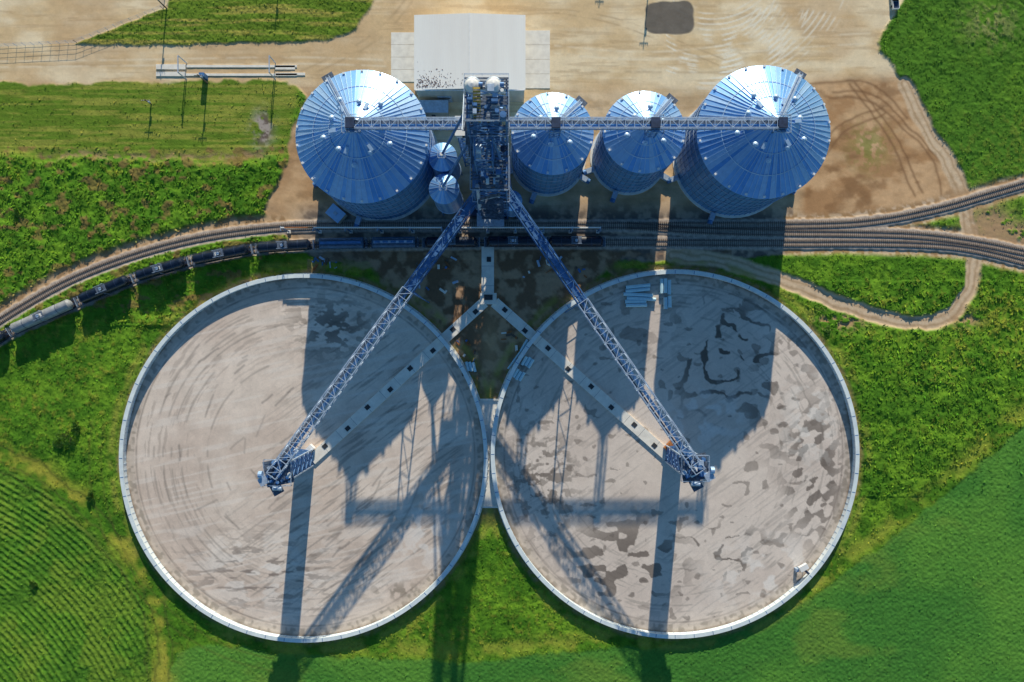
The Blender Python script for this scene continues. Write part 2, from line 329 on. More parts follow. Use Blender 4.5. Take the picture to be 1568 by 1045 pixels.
vv=np.stack([q0,q1,q2,q3],1).reshape(-1,3); cc=col[i,j]*rng.uniform(.7,1.4,n)[:,None]*np.stack([rng.uniform(.8,1.25,n),np.ones(n),np.ones(n)*.9],-1)
np_obj('grass',vv,np.arange(n*4).reshape(-1,4),[vcmat('grass_blades',3,9,.2,.0,.05)],np.repeat(np.clip(cc,.003,.5),4,axis=0))
# ------------------------------------------------------------------ pads
def pad(name,c,kind):
    R=RR-1; a=np.arange(-R,R+.1,1.2); gx,gy=np.meshgrid(a,a,indexing='ij'); x=gx+c[0]; y=gy+c[1]; d=np.hypot(gx,gy)
    fl=lambda k: np.broadcast_to(k,x.shape+(3,)).copy()
    f1=fbm(x/70,y/70,4,1); f2=fbm(x/14,y/14,4,3); ux=x+(fbm(x/12,y/12,3,6)-.5)*9; uy=y+(fbm(x/12,y/12,3,8)-.5)*9
    col=mix(fl(C(.70,.575,.485)),C(.82,.70,.60),ss(.35,.65,f1)); col*=(.88+.24*f2)[...,None]
    th=np.arctan2(gy,gx)
    cc_=vn(th*6+3,d/3.2,4)*.65+vn(th*17,d/1.8,5)*.35
    rx,ry=rot(x,y,-36); lin=vn(rx/55,ry/2.6,6)*.6+vn(rx/22,ry/1.8,7)*.4
    rx,ry=rot(x,y,-12); lin2=vn(rx/60,ry/4,8)
    D=C(.17,.14,.12)
    if kind=='L':
        col=mix(col,C(.40,.33,.28),ss(.60,.72,cc_)*ss(110,200,d)*.45*(1-ss(40,120,gx)))
        col=mix(col,C(.27,.235,.21),ss(.61,.72,lin)*.55*ss(-150,40,gx+gy*.4)*(1-ss(225,250,d)))
        col=mix(col,C(.90,.83,.76),ss(.6,.8,lin2)*.35)
        r=np.random.default_rng(3)
        for k in range(50):
            t=r.uniform(0,6.28); q=r.uniform(20,240); sx=c[0]+q*math.cos(t); sy=c[1]+q*math.sin(t); L=r.uniform(8,40); an=math.radians(-36+r.normal(0,7))
            if sx<c[0]-60 and r.random()<.6: an=math.atan2(math.cos(t),-math.sin(t))
            m=np.exp(-(pdist(ux*.3+x*.7,uy*.3+y*.7,[(sx,sy),(sx+L*math.cos(an),sy+L*math.sin(an))])/1.5)**2)*(d<250); col=mix(col,C(.20,.17,.155),m*r.uniform(.25,.65))
        reg=np.exp(-(((x-510)/60)**2+((y-500)/45)**2)); bl=ss(.50,.56,fbm(x/12,y/8,3,6)); col=mix(col,D*.9,bl*reg*.85)
        reg=np.exp(-(((x-650)/45)**2+((y-810)/60)**2)); col=mix(col,C(.90,.87,.83),ss(.5,.6,fbm(x/16,y/16,3,2))*reg*.6)
        reg=np.exp(-(((x-400)/120)**2+((y-880)/60)**2)); col=mix(col,C(.92,.88,.83),ss(.5,.58,fbm(x/30,y/14,3,2))*reg*.5); col=mix(col,C(.22,.18,.16),ss(.60,.66,fbm(x/20,y/5,3,9))*reg*.8)
        reg=np.exp(-(((x-620)/60)**2+((y-905)/14)**2)); col=mix(col,C(.3,.25,.2),ss(.4,.6,fbm(x/8,y/8,3,9))*reg*.8)
        for rad,a0,a1 in ((150,2.4,4.4),(205,1.9,4.6),(232,1.6,4.4),(178,0.2,1.4),(120,.3,1.6),(190,2.2,3.9),(218,2.6,4.2)):
            m=np.exp(-((d-rad)/1.5)**2)*((th%(2*math.pi))>a0)*((th%(2*math.pi))<a1)*ss(.35,.55,vn(th*9,d*0,2)); col=mix(col,C(.28,.24,.21),m*.5)
    else:
        col=mix(col,C(.72,.64,.58),np.full(x.shape,.45))
        col=mix(col,C(.36,.32,.29),ss(.64,.75,lin)*.35); col=mix(col,C(.36,.32,.28),ss(.64,.76,cc_)*.5*ss(120,200,d))
        r2=lambda x0,y0,a_,b_,p=2: np.exp(-(((x-x0)/a_)**2+((y-y0)/b_)**2)**p)
        rx,ry=rot(ux,uy,-38)
        b1=ss(.52,.55,vn(rx/14,ry/6.5,2)); col=mix(col,D,b1*r2(1245,720,48,115)*.85)
        w1=1-ss(.07,.095,np.abs(vn(ux/26,uy/22,5)-.5)); brk=ss(.38,.42,vn(ux/17,uy/17,9)); col=mix(col,D*.6,w1*brk*r2(1112,545,100,95)*.92)
        w2=1-ss(.06,.08,np.abs(vn(ux/34,uy/16,9)-.5)); brk=ss(.45,.50,vn(ux/20,uy/14,3)); col=mix(col,D,w2*brk*r2(1105,845,80,45)*.9)
        b3=ss(.62,.65,vn(ux/17,uy/10,8)); col=mix(col,D,b3*r2(960,860,95,75)*.88)
        b4=ss(.66,.69,vn(ux/15,uy/12,10)); col=mix(col,D,b4*r2(1200,610,55,100)*.75)
        b5=ss(.52,.58,fbm(x/11,y/8,3,10)); col=mix(col,D,b5*r2(830,735,55,85,1)*.85)
        b6=ss(.52,.56,fbm(x/26,y/16,3,7)); col=mix(col,D*1.1,b6*r2(960,500,70,50,1)*.6)
        b7=ss(.84,.86,vn(ux/13,uy/9,11)); col=mix(col,D,b7*.55)
        col=mix(col,C(.90,.89,.87),ss(.5,.62,fbm(x/20,y/20,3,2))*r2(1080,640,50,40,1)*.6)
        col=mix(col,C(.92,.89,.85),ss(.48,.6,fbm(x/20,y/14,3,2))*r2(1190,880,90,50,1)*.6)
        col=mix(col,C(.90,.87,.82),ss(.48,.6,fbm(x/14,y/9,3,4))*r2(1240,640,40,70,1)*.5)
    col=mix(col,C(.22,.185,.165),np.exp(-((d-259)/1.4)**2)*.6*(.5+.8*vn(th*20,d*0,3)))
    lane=ss(260,264,d); col=mix(col,C(.55,.48,.42),lane*.6); col=mix(col,C(.22,.19,.155),lane*ss(.45,.7,vn(th*60,d/5,5))*.5)
    col=mix(col,C(.18,.12,.08),ss(269,275,d)*.7*ss(.3,.6,vn(th*12,d*0,7)))
    ok=d<R; P=np.stack([(gx)*S,(-gy)*S,np.full(x.shape,.12)],-1).reshape(-1,3)
    n=len(a); ix=np.arange(n*n).reshape(n,n); o=ok[:-1,:-1]&ok[1:,:-1]&ok[1:,1:]&ok[:-1,1:]
    Q=np.stack([ix[:-1,:-1],ix[:-1,1:],ix[1:,1:],ix[1:,:-1]],-1)[o]
    us=np.unique(Q); mp=np.full(n*n,-1); mp[us]=np.arange(len(us))
    w=W(*c); np_obj(name,P[us],mp[Q],[vcmat('pad_asphalt_'+kind,.8,4,.12,.14,.05,.85)],np.clip(col,.02,.94).reshape(-1,3)[us],(w.x,w.y,.06))
pad('grain_pile_pad',CL,'L'); pad('grain_pile_pad',CR,'R')
def ringwall(c):
    b=MB(); w=W(*c); R=RR*S-.35; n=180
    b.rev(w,[(R,0),(R,2.3),(R+.35,2.3),(R+.35,0)],wallr,n)
    b.rev(w,[(R-.2,2.1),(R-.2,2.4),(R+1.0,2.4),(R+1.0,2.1)],lipm,n)
    b.rev(w,[(R+.36,0),(R+1.5,.02),(R+1.5,.25),(R+.36,.3)],conc,n)
    for k in range(n):
        t=2*math.pi*k/n; u=Vector((math.cos(t),math.sin(t),0)); b.beam(w+u*(R+.42)+Vector((0,0,2)),w+u*(R+1.45)+Vector((0,0,.2)),.14,.14,steelL)
        b.beam(w+u*(R-.05),w+u*(R-.05)+Vector((0,0,2)),.12,.12,steelL)
        if k%3==0: b.beam(w+u*(R-.1)+Vector((0,0,2.42)),w+u*(R+.9)+Vector((0,0,2.42)),.14,.06,steelB)
    return b.obj('grain_pile_retaining_wall',w)
ringwall(CL); ringwall(CR)
b=MB()
for P,z in (([(735,611),(768,611),(757,694),(744,694)],.3),([(744,694),(757,694),(765,776),(739,776)],.3)):
    vs=[W(*p,z) for p in P]+[W(*p,0) for p in P]; b.add(vs,[(3,2,1,0),(0,1,5,4),(1,2,6,5),(2,3,7,6),(3,0,4,7)],conc)
b.beam(W(735,612,.5),W(768,612,.5),.5,.5,conc); b.beam(W(739,776,.5),W(765,776,.5),.5,.5,conc)
b.obj('concrete_apron',W(750,694))
b=MB()
def tun(p,q,w=3.3,h=.7,sp=44,off=20):
    P=W(*p,h/2+.1);Q=W(*q,h/2+.1); b.beam(P,Q,w,h,conc); L=(Q-P).length; d=(Q-P).normalized(); t=off*S
    side=Vector((d.y,-d.x,0)); k=0
    while t<L-2:
        z=Vector((0,0,h/2+.06)); c=P+d*t+z+side*(.35 if k%2 else -.35)
        b.beam(c-d*.75,c+d*.75,1.3,.12,concD); t+=sp*S; k+=1
    t=0
    while t<L:
        c=P+d*t+Vector((0,0,h/2+.004)); b.beam(c,c+d*.06,w*.98,.02,steelD); t+=6
tun((747,378),(747,450),3.8); tun((742,463),(478,704)); tun((757,463),(1022,698))
b.box(W(748,458,.75),5,3.4,1.4,conc); b.box(W(748,456,1.55),2.6,1.6,.25,concD); b.obj('reclaim_tunnel',W(748,458))
# ------------------------------------------------------------------ grain bins
def gbin(cx,cy,R,he,hp,nr,lad,seed):
    r=random.Random(seed); c=W(cx,cy); b=MB()
    prof=[]; z=0; ring=1.12
    while z<he-.01:
        z2=min(he,z+ring); prof+=[(R,z),(R+.07,z+.1),(R+.07,z2-.1),(R,z2)]; z=z2
    b.rev(c,prof,wallm,72)
    ns=int(R*4.2)
    for i in range(ns):
        t=2*math.pi*i/ns; u=Vector((math.cos(t),math.sin(t),0)); b.beam(c+u*(R+.14),c+u*(R+.14)+Vector((0,0,he)),.14,.14,steelB)
    for zz in (he*.2,he*.35,he*.52,he*.68,he*.85): b.rev(c,[(R+.2,zz),(R+.34,zz),(R+.34,zz+.12),(R+.2,zz+.12)],steelL,72)
    b.rev(c,[(R+.9,0),(R+.9,.3),(R,.3)],conc,48)
    mats=[r.choice([galvA,galvA,galvB,galvC]) for _ in range(nr)]
    Ro=R+.35; rt=R*.075
    b.rev(c,[(Ro,he-.18),(Ro,he),(Ro*.55,he+(hp-he)*.47),(rt,hp)],galvA,nr,mats)
    zr=lambda q: he+(hp-he)*(Ro-q)/(Ro-rt)+.05
    for i in range(nr):
        t=2*math.pi*i/nr; u=Vector((math.cos(t),math.sin(t),0)); q=rt if i%2==0 else R*.42
        if i%4==2: q=R*.2
        b.beam(c+u*Ro+Vector((0,0,he+.05)),c+u*q+Vector((0,0,zr(q))),.12,.2,ribm)
    for q in (R*.42,R*.7): 
        b.rev(c,[(q,zr(q)),(q+.12,zr(q+.12)+.05),(q+.2,zr(q+.2)-.02)],ribm,nr)
    nv=int(R*1.25)
    for i in range(nv):
        t=2*math.pi*(i+.5)/nv; u=Vector((math.cos(t),math.sin(t),0)); q=Ro-.5; p=c+u*q+Vector((0,0,zr(q))); b.beam(p,p+u*.02+Vector((0,0,.55)),.55,.5,white)
    n8=10 if R>14 else 6
    for i in range(n8):
        t=2*math.pi*(i+.35)/n8; u=Vector((math.cos(t),math.sin(t),0)); q=R*(.52 if i%2 else .40); p=c+u*q+Vector((0,0,zr(q)))
        b.cyl(p-Vector((0,0,.2)),p+Vector((0,0,.7)),.42,galvC,10); b.cyl(p+Vector((0,0,.7)),p+Vector((0,0,1.05)),.75,ribm,10,.2)
    if R>14:
        for i in range(6):
            t=2*math.pi*(i+.1)/6; u=Vector((math.cos(t),math.sin(t),0)); q=R*.30; p=c+u*q+Vector((0,0,zr(q))); b.beam(p,p+u*1.8+Vector((0,0,-.3)),.9,.6,ribm)
    b.cyl(c+Vector((0,0,hp-.3)),c+Vector((0,0,hp+.7)),rt,galvC,24); b.cyl(c+Vector((0,0,hp+.7)),c+Vector((0,0,hp+1.2)),rt*.9,ribm,24,rt*.3)
    s=rt+.5; b.rail([(c.x-s,c.y-s),(c.x+s,c.y-s),(c.x+s,c.y+s),(c.x-s,c.y+s)],hp+.2,1.1,steelL,1.3,True)
    t=math.radians(lad); u=Vector((math.cos(t),math.sin(t),0)); sd=Vector((-u.y,u.x,0))*.45
    p=c+u*(Ro+.2)+Vector((0,0,he+.35)); q=c+u*(rt+.4)+Vector((0,0,hp+.25))
    for sg in (-1,1):
        b.beam(p+sd*sg,q+sd*sg,.1,.18,steelL); b.beam(p+sd*sg+Vector((0,0,1)),q+sd*sg+Vector((0,0,1)),.09,.09,steelL)
    n=int((q-p).length/.5)
    for i in range(n): a=p.lerp(q,i/n); b.beam(a-sd,a+sd,.28,.05,steelL)
    b.box(c+u*(Ro+.6)+Vector((0,0,he+.1)),1.4,3.2,.1,grate,t)
    for sg in (-1,1): b.beam(c+u*(R+.75)+sd*sg,c+u*(R+.75)+sd*sg+Vector((0,0,he+1)),.1,.1,steelL)
    for i in range(3):
        t2=math.radians([200,250,330][i]); u=Vector((math.cos(t2),math.sin(t2),0)); p=c+u*(R+1.8); b.box(p+Vector((0,0,.9)),2.4,1.5,1.5,steelL,t2); b.cyl(p+u*1.2+Vector((0,0,.9)),p+u*2.2+Vector((0,0,.9)),.8,steelB,12)
    b.obj('grain_bin',c)
gbin(583,248,17.6,25.7,35.2,72,120,1)
gbin(838.5,243,10.8,25,31.2,44,48,2)
gbin(962,241,10.8,25,31.2,44,50,3)
gbin(1122,242,17.6,25.7,35.2,72,58,4)
def stank(cx,cy,R,z0,he,hp):
    c=W(cx,cy); b=MB()
    b.rev(c,[(R*.15,z0-R*1.1),(R,z0),(R,he),(R+.15,he),(R*.2,hp),(0.01,hp+.1)],galvA,28,[galvA,galvB]*14)
    b.rev(c,[(R+.05,z0+1),(R+.15,z0+1.05),(R+.05,z0+1.1)],ribm,28)
    for i in range(14):
        t=2*math.pi*i/14; u=Vector((math.cos(t),math.sin(t),0)); b.beam(c+u*(R+.12)+Vector((0,0,he+.05)),c+u*R*.2+Vector((0,0,hp+.05)),.1,.15,ribm)
    for i in range(6):
        t=2*math.pi*i/6; u=Vector((math.cos(t),math.sin(t),0)); b.beam(c+u*R,c+u*R+Vector((0,0,z0+.5)),.3,.3,steelB)
    b.cyl(c+Vector((0,0,hp)),c+Vector((0,0,hp+1)),.5,white,12); b.rail([(c.x-1,c.y-1),(c.x+1,c.y-1),(c.x+1,c.y+1),(c.x-1,c.y+1)],hp-.2,1.1,steelL,1.2,True)
    b.obj('hopper_tank',c)
stank(688,268,3.9,4.5,20,22.5); stank(690,312,4.1,4.5,20,22.5); stank(784,322,2.8,3.5,14,16); stank(770,283,2.2,3,22,23.5)
# ------------------------------------------------------------------ elevator tower
b=MB(); x0,x1=W(735,0).x,W(778,0).x; yN,yM,yS=W(0,238).y,W(0,283).y,W(0,336).y
cx=(x0+x1)/2
b.tower(((x0+x1)/2,(yN+yM)/2,0),x1-x0,yN-yM,0,61,5.5,steelB,steelB,.45,.26)
b.tower(((x0+x1)/2,(yM+yS)/2,0),x1-x0-.3,yM-yS-.3,0,41,5.1,steelB,steelB,.4,.24)
b.tower((cx-1,(yM+yS)/2+1,0),4,5,41,54,4,steelB,steelB,.3,.2)
for z,(ya,yb),mar,sk in ((61,(yN,yM),.5,(4,5,9)),(50,(yN,yM),.5,(3,8)),(41,(yM,yS),.4,(2,6,7,11)),(28,(yM,yS),.6,(5,9)),(16,(yM,yS),.3,(5,))):
    for k in range(14):
        yy=ya+.3-(ya-yb+.6)*(k+.5)/14
        if k in sk: continue
        xa,xb=(x0-mar,x1+mar)
        if k%5==2: xa+=2.5
        if k%5==4: xb-=3
        b.beam((xa,yy,z+.3),(xb,yy,z+.3),(ya-yb)/14*.7,.08,grate)
    b.rail([(x0-mar,ya+mar),(x1+mar,ya+mar),(x1+mar,yb-mar),(x0-mar,yb-mar)],z+.35,1.2,steelL,1.8,True)
for (lx,ly,h,wh) in ((741,246,61,1),(764,246,61,1),(742,268,58,0),(766,266,57,0),(744,300,50,0),(764,312,38,0)):
    c=W(lx,ly)
    for o in (-.75,.75): b.beam(c+Vector((0,o,0)),c+Vector((0,o,h)),1.0,.8,steelL if wh else steelB)
    m=white if wh else steelL; r=1.75 if wh else 1.2
    if wh:
        b.rev(c+Vector((0,0,h)),[(r,-.8),(r,.4),(r*.87,1.1),(r*.5,1.6),(.02,1.8)],m,24); b.rev(c+Vector((0,0,h)),[(r+.15,.3),(r+.15,.45),(r,.5)],steelL,24)
    else:
        b.cyl(c+Vector((-r*.75,0,h+.8)),c+Vector((r*.75,0,h+.8)),r,m,20); b.box(c+Vector((0,0,h-.5)),r*1.5,r*1.9,1.6,m)
    b.cyl(c+Vector((r*.8,0,h+.8)),c+Vector((r*1.3,0,h+.8)),.55,steelB,12); b.box(c+Vector((0,0,1.2)),2.2,3,2.4,steelD)
    b.box(c+Vector((r*.2,-r-.4,h+.2)),1.2,.9,1.0,steelL)
r=random.Random(5)
for z,(ya,yb),n in ((61.4,(yN,yM),9),(41.4,(yM,yS),16),(50.4,(yN,yM),8),(28.4,(yM,yS),10)):
    for k in range(n):
        p=Vector((r.uniform(x0+.5,x1-.5),r.uniform(yb+.5,ya-.5),z)); m=r.choice([steelL,steelB,steelD,white,steelB,steelL])
        s=r.uniform(.5,1.5)
        if r.random()<.4: b.cyl(p,p+Vector((0,0,s*1.3)),s*.5,m,12)
        else: b.box(p+Vector((0,0,s*.5)),s,r.uniform(.4,1.6),s,m)
for k in range(10):
    z=k*5.5; a=Vector((x0-.9,yM-.5,z)); c=Vector((x0-.9,yN+.5,z+5.5)); 
    if k%2: a,c=Vector((x0-.9,yN+.5,z)),Vector((x0-.9,yM-.5,z+5.5))
    b.beam(a,c,1.0,.12,grate); b.beam(a+Vector((-.5,0,1)),c+Vector((-.5,0,1)),.09,.09,steelL)
for k in range(7):
    z=k*5.5; a=Vector((cx-2.5,yS-.8,z)); c=Vector((cx+2.5,yS-.8,z+5.5))
    if k%2: a,c=Vector((cx+2.5,yS-.8,z)),Vector((cx-2.5,yS-.8,z+5.5))
    b.beam(a,c,1.0,.12,grate); b.beam(a+Vector((0,-.5,1)),c+Vector((0,-.5,1)),.09,.09,steelL)
    b.box((cx,yS-1.2,z+.05),6.5,1.6,.1,grate)
def sp(p,q,r_=.35,m=steelB): b.cyl(p,q,r_,m,10)
for q in (W(722,252,41),W(780,252,41),W(690,268,24),W(690,312,23),W(734,330,28),W(778,322,28),W(784,320,17),W(770,300,42),W(752,300,42)):
    s=W(random.choice([742,766]),random.choice([250,266]),58); sp(s,q)
sp(W(750,300,41),W(752,310,18),.6,steelL); sp(W(741,330,40),W(741,345,26),.5,steelL)
b.box(W(752,342,3),7.5,3.4,6,steelB); b.box(W(752,342,6.1),8.1,4,.2,steelL)
b.box(W(752,318,2),12,6,4,steelD)
for k in range(11): b.box(W(746,252+k*3,63-k*.35),1.6,.4,.12,yellow)
b.beam(W(742.5,252,64.2),W(742.5,282,60.4),.1,.1,yellow); b.beam(W(750,252,64.2),W(750,282,60.4),.1,.1,yellow)
b.obj('grain_elevator_tower',W(755,290))
b=MB(); b.tower(W(722,245),3.6,4,0,30,5,steelB,steelB,.25,.18); b.box(W(722,245,31.5),4.2,4.6,2.8,white); b.box(W(722,245,33.0),4.7,5.1,.15,white); b.box(W(722,257,31.7),1,.05,2,glass); b.obj('elevator_control_cabin',W(722,245))
# ------------------------------------------------------------------ top conveyors
def topconv(xa,xb,name,sup):
    b=MB(); z=38.2; yp=252
    b.truss(W(xa,yp,z),W(xb,yp,z),2.3,1.7,2.2,steelL,steelL,.2,.14,True)
    b.beam(W(xa,yp-3,z+.15),W(xb,yp-3,z+.15),.8,.08,grate)
    b.beam(W(xa,yp+2.2,z+.6),W(xb,yp+2.2,z+.6),.7,.8,galvB)
    for o in (-7,-4,7.5): b.beam(W(xa,yp+o,z+1.7),W(xb,yp+o,z+1.7),.1,.1,steelL)
    n=int((xb-xa)/9)
    for i in range(n+1):
        x=xa+(xb-xa)*i/n; b.beam(W(x,yp-7,z+.3),W(x,yp-7,z+1.7),.08,.08,steelL); b.beam(W(x,yp-7,z),W(x,yp+7.5,z),.1,.1,steelB); b.beam(W(x,yp+7.5,z),W(x,yp+7.5,z+1.7),.08,.08,steelL)
    for (sx,w) in sup:
        c=W(sx,yp); b.tower((c.x,c.y,0),2.6,2.6,w,z,2.5,steelB,steelB,.2,.14); b.box((c.x,c.y,z+1.2),2.2,2.6,1.6,steelD); b.cyl((c.x-.2,c.y-1.7,z+1),(c.x+.9,c.y-1.7,z+1),.4,steelB,10)
        b.rail([(c.x-2.2,c.y-2.2),(c.x+2.2,c.y-2.2),(c.x+2.2,c.y+2.2),(c.x-2.2,c.y+2.2)],z,1.2,steelL,1.5,True)
        b.cyl((c.x,c.y,z),(c.x,W(0,246).y,w-1),.35,steelL,10)
    b.obj(name,W((xa+xb)/2,yp))
topconv(577,731,'bin_fill_conveyor',[(583,35.8)])
topconv(781,1124,'bin_fill_conveyor',[(838.5,31.5),(962,31.5),(1120,35.8)])
# ------------------------------------------------------------------ pile conveyors
def pileconv(s,e,cen,kn,sg):
    b=MB(); z=24.2; S0=W(*s,z); E=W(*e,z); K=S0.lerp(E,kn); d=(E-S0).normalized()
    b.beam(S0+Vector((0,0,1.0)),K+Vector((0,0,1.0)),1.5,1.6,steelB); b.truss(S0,K,2.6,2.4,3,steelB,steelB,.22,.15)
    b.truss(K,E,3.0,2.6,2.5,steelL,steelL,.24,.16)
    b.beam(K+Vector((0,0,.5)),E+Vector((0,0,.5)),.8,.6,steelB); 
    sd=Vector((d.y,-d.x,0)); b.beam(K+sd*1.0+Vector((0,0,.1)),E+sd*1.0+Vector((0,0,.1)),.6,.07,grate)
    kb=Vector((K.x,K.y,0)); 
    for g in (-1,1):
        b.beam(kb+sd*3.2*g,K+sd*1.4*g,.3,.3,steelB)
    for i in range(6):
        a=i/6;c=(i+1)/6; w=lambda t:3.2-1.8*t
        b.beam(kb+sd*w(a)+Vector((0,0,z*a)),kb-sd*w(c)+Vector((0,0,z*c)),.15,.15,steelB); b.beam(kb-sd*w(c)+Vector((0,0,z*c)),kb+sd*w(c)+Vector((0,0,z*c)),.15,.15,steelB)
    c=W(*cen); b.tower((c.x,c.y,0),5,5,0,z,4,steelL,steelB,.35,.22); b.cyl(c,c+Vector((0,0,z-1)),2.1,steelB,20)
    for k in range(5): b.cyl(c+Vector((0,0,2+k*4.3)),c+Vector((0,0,2.5+k*4.3)),2.3,steelL,20)
    b.box(c+Vector((0,0,z+.05)),7.5,7,.12,grate,.2); b.rail([(c.x-3.7,c.y-3.5),(c.x+3.7,c.y-3.5),(c.x+3.7,c.y+3.5),(c.x-3.7,c.y+3.5)],z,1.3,steelL,1.6,True)
    r=random.Random(int(cen[0]))
    for k in range(16):
        p=c+Vector((r.uniform(-3.2,3.2),r.uniform(-3,3),z)); s_=r.uniform(.5,1.6); m=r.choice([steelL,white,steelB,steelD,galvA])
        if r.random()<.5: b.cyl(p,p+Vector((0,0,s_)),s_*.45,m,12)
        else: b.box(p+Vector((0,0,s_/2)),s_,s_*.8,s_,m,r.uniform(0,1.5))
    b.cyl(c+Vector((-1.2,-4.2,z+1)),c+Vector((1.2,-4.2,z+1)),.6,steelL,12); b.cyl(c+Vector((sg*4,-.5,z+1)),c+Vector((sg*5,-.5,z+1)),1.0,galvC,14)
    b.box(c+Vector((sg*3.8,-2.2,z+.6)),2.4,2.2,1.2,steelL,.5); b.box(c+Vector((sg*.5,-4.6,z-.1)),3,3,.15,grate,.5)
    b.box(c+Vector((-sg*1.5,2.4,1.4)),3.2,1.8,1.6,rust if sg>0 else white,.8)
    b.obj('pile_fill_conveyor',c)
pileconv((738,326),(462,703),CL,.34,-1); pileconv((774,318),(1036,697),CR,.40,1)
# ------------------------------------------------------------------ receiving building
c=W(722.8,104); b=MB(); hx=(802-643.5)*S/2; hy=(157-51.5)*S/2; zE=11.0; zR=12.2
b.box(c+Vector((0,0,zE/2)),2*hx,2*hy,zE,sidew)
for sg in (-1,1):
    A=[(c.x,c.y-hy-.3,zR),(c.x,c.y+hy+.3,zR),(c.x+sg*(hx+.3),c.y+hy+.3,zE+.1),(c.x+sg*(hx+.3),c.y-hy-.3,zE+.1)]
    B=[(p[0],p[1],p[2]-.15) for p in A]; b.add(A+B,[(0,1,2,3),(4,7,6,5),(0,3,7,4),(1,5,6,2),(2,6,7,3)],roofw)
    for k in range(22):
        xx=c.x+sg*(hx+.2)*(k+.5)/22; zz=zR-(zR-zE-.1)*(k+.5)/22; b.beam((xx,c.y-hy-.3,zz+.03),(xx,c.y+hy+.3,zz+.03),.06,.06,white)
    b.add([(c.x,c.y+sg*hy,zR-.05),(c.x-hx,c.y+sg*hy,zE),(c.x+hx,c.y+sg*hy,zE)],[(0,1,2)],sidew)
b.beam((c.x,c.y-hy-.3,zR+.05),(c.x,c.y+hy+.3,zR+.05),.5,.14,white)
b.beam((c.x-hx,c.y-hy-.4,zE+.1),(c.x+hx,c.y-hy-.4,zE+.1),.25,.3,white)
for k in range(3): b.box((c.x-8+8*k,c.y-hy-.06,2.6),4.2,.1,5,steelL); b.box((c.x-8+8*k,c.y-hy-.12,3.4),3.4,.05,.5,glass)
for sg in (-1,1): b.box((c.x+sg*(hx+.05),c.y,2.8),.12,5,5.4,steelD)
r=random.Random(8)
for k in range(260):
    xx=-hx+abs(r.gauss(0,1))*6+.4; yy=-hy+abs(r.gauss(0,1))*2.0+.2
    if xx>hx: continue
    zz=zR-(zR-zE-.1)*abs(xx)/(hx+.3); s=r.uniform(.08,.28); b.box((c.x+xx,c.y+yy,zz+.03),s,s*r.uniform(.5,1.2),.06,dirtyspot,r.uniform(0,3))
b.obj('receiving_building',c)
b=MB()
for (xa,xb,ya,yb) in ((599,643,50,126),(802,842,47,136)):
    for j in range(4):
        y0=ya+(yb-ya)*j/4; y1=ya+(yb-ya)*(j+1)/4; b.box(W((xa+xb)/2,(y0+y1)/2,.07),(xb-xa)*S,(y1-y0)*S-.1,.22,conc)
b.obj('concrete_driveway',W(722,90))
b=MB(); b.box(W(665,172,2.5),9,3.2,5,sidew); b.box(W(665,172,5.1),9.5,3.7,.2,steelL); b.box(W(665,180.2,1.3),1.1,.08,2.1,steelD); b.obj('utility_shed',W(665,172))
b=MB(); b.box(W(518,330,1.6),4.6,3.4,3.2,sidew,-.7); b.box(W(518,330,3.3),5,3.8,.2,galvC,-.7); b.box(W(518,330,3.5),1,1,.4,steelL,-.7); b.obj('electrical_hut',W(518,330))
# ------------------------------------------------------------------ railway
def track(P,name):
    b=MB(); pts=[W(p[0],p[1],.34) for p in P]
    acc=0; r=random.Random(4)
    for a,c in zip(pts,pts[1:]):
        d=(c-a); L=d.length; d.normalize(); sd=Vector((d.y,-d.x,0))
        for sg in (-1,1): b.beam(a+sd*.72*sg+Vector((0,0,.16)),c+sd*.72*sg+Vector((0,0,.16)),.15,.16,railm)
        while acc<L:
            q=a+d*acc; e=r.uniform(-.08,.08); b.beam(q-sd*(1.2+e),q+sd*(1.2-e),.24,.12,tie); acc+=.60
        acc-=L
    b.obj(name,pts[len(pts)//2])
track(T1,'railway_track'); track(T2,'railway_track'); track(T3,'railway_track')
def arc(P):
    s=[0]
    for a,c in zip(P,P[1:]): s.append(s[-1]+math.dist(a,c))
    return s
s3=arc(T3)
def at3(x):
    for k in range(len(T3)-1):
        if s3[k+1]>=x: break
    t=(x-s3[k])/(s3[k+1]-s3[k]); a,c=T3[k],T3[k+1]; return (a[0]+(c[0]-a[0])*t,a[1]+(c[1]-a[1])*t)
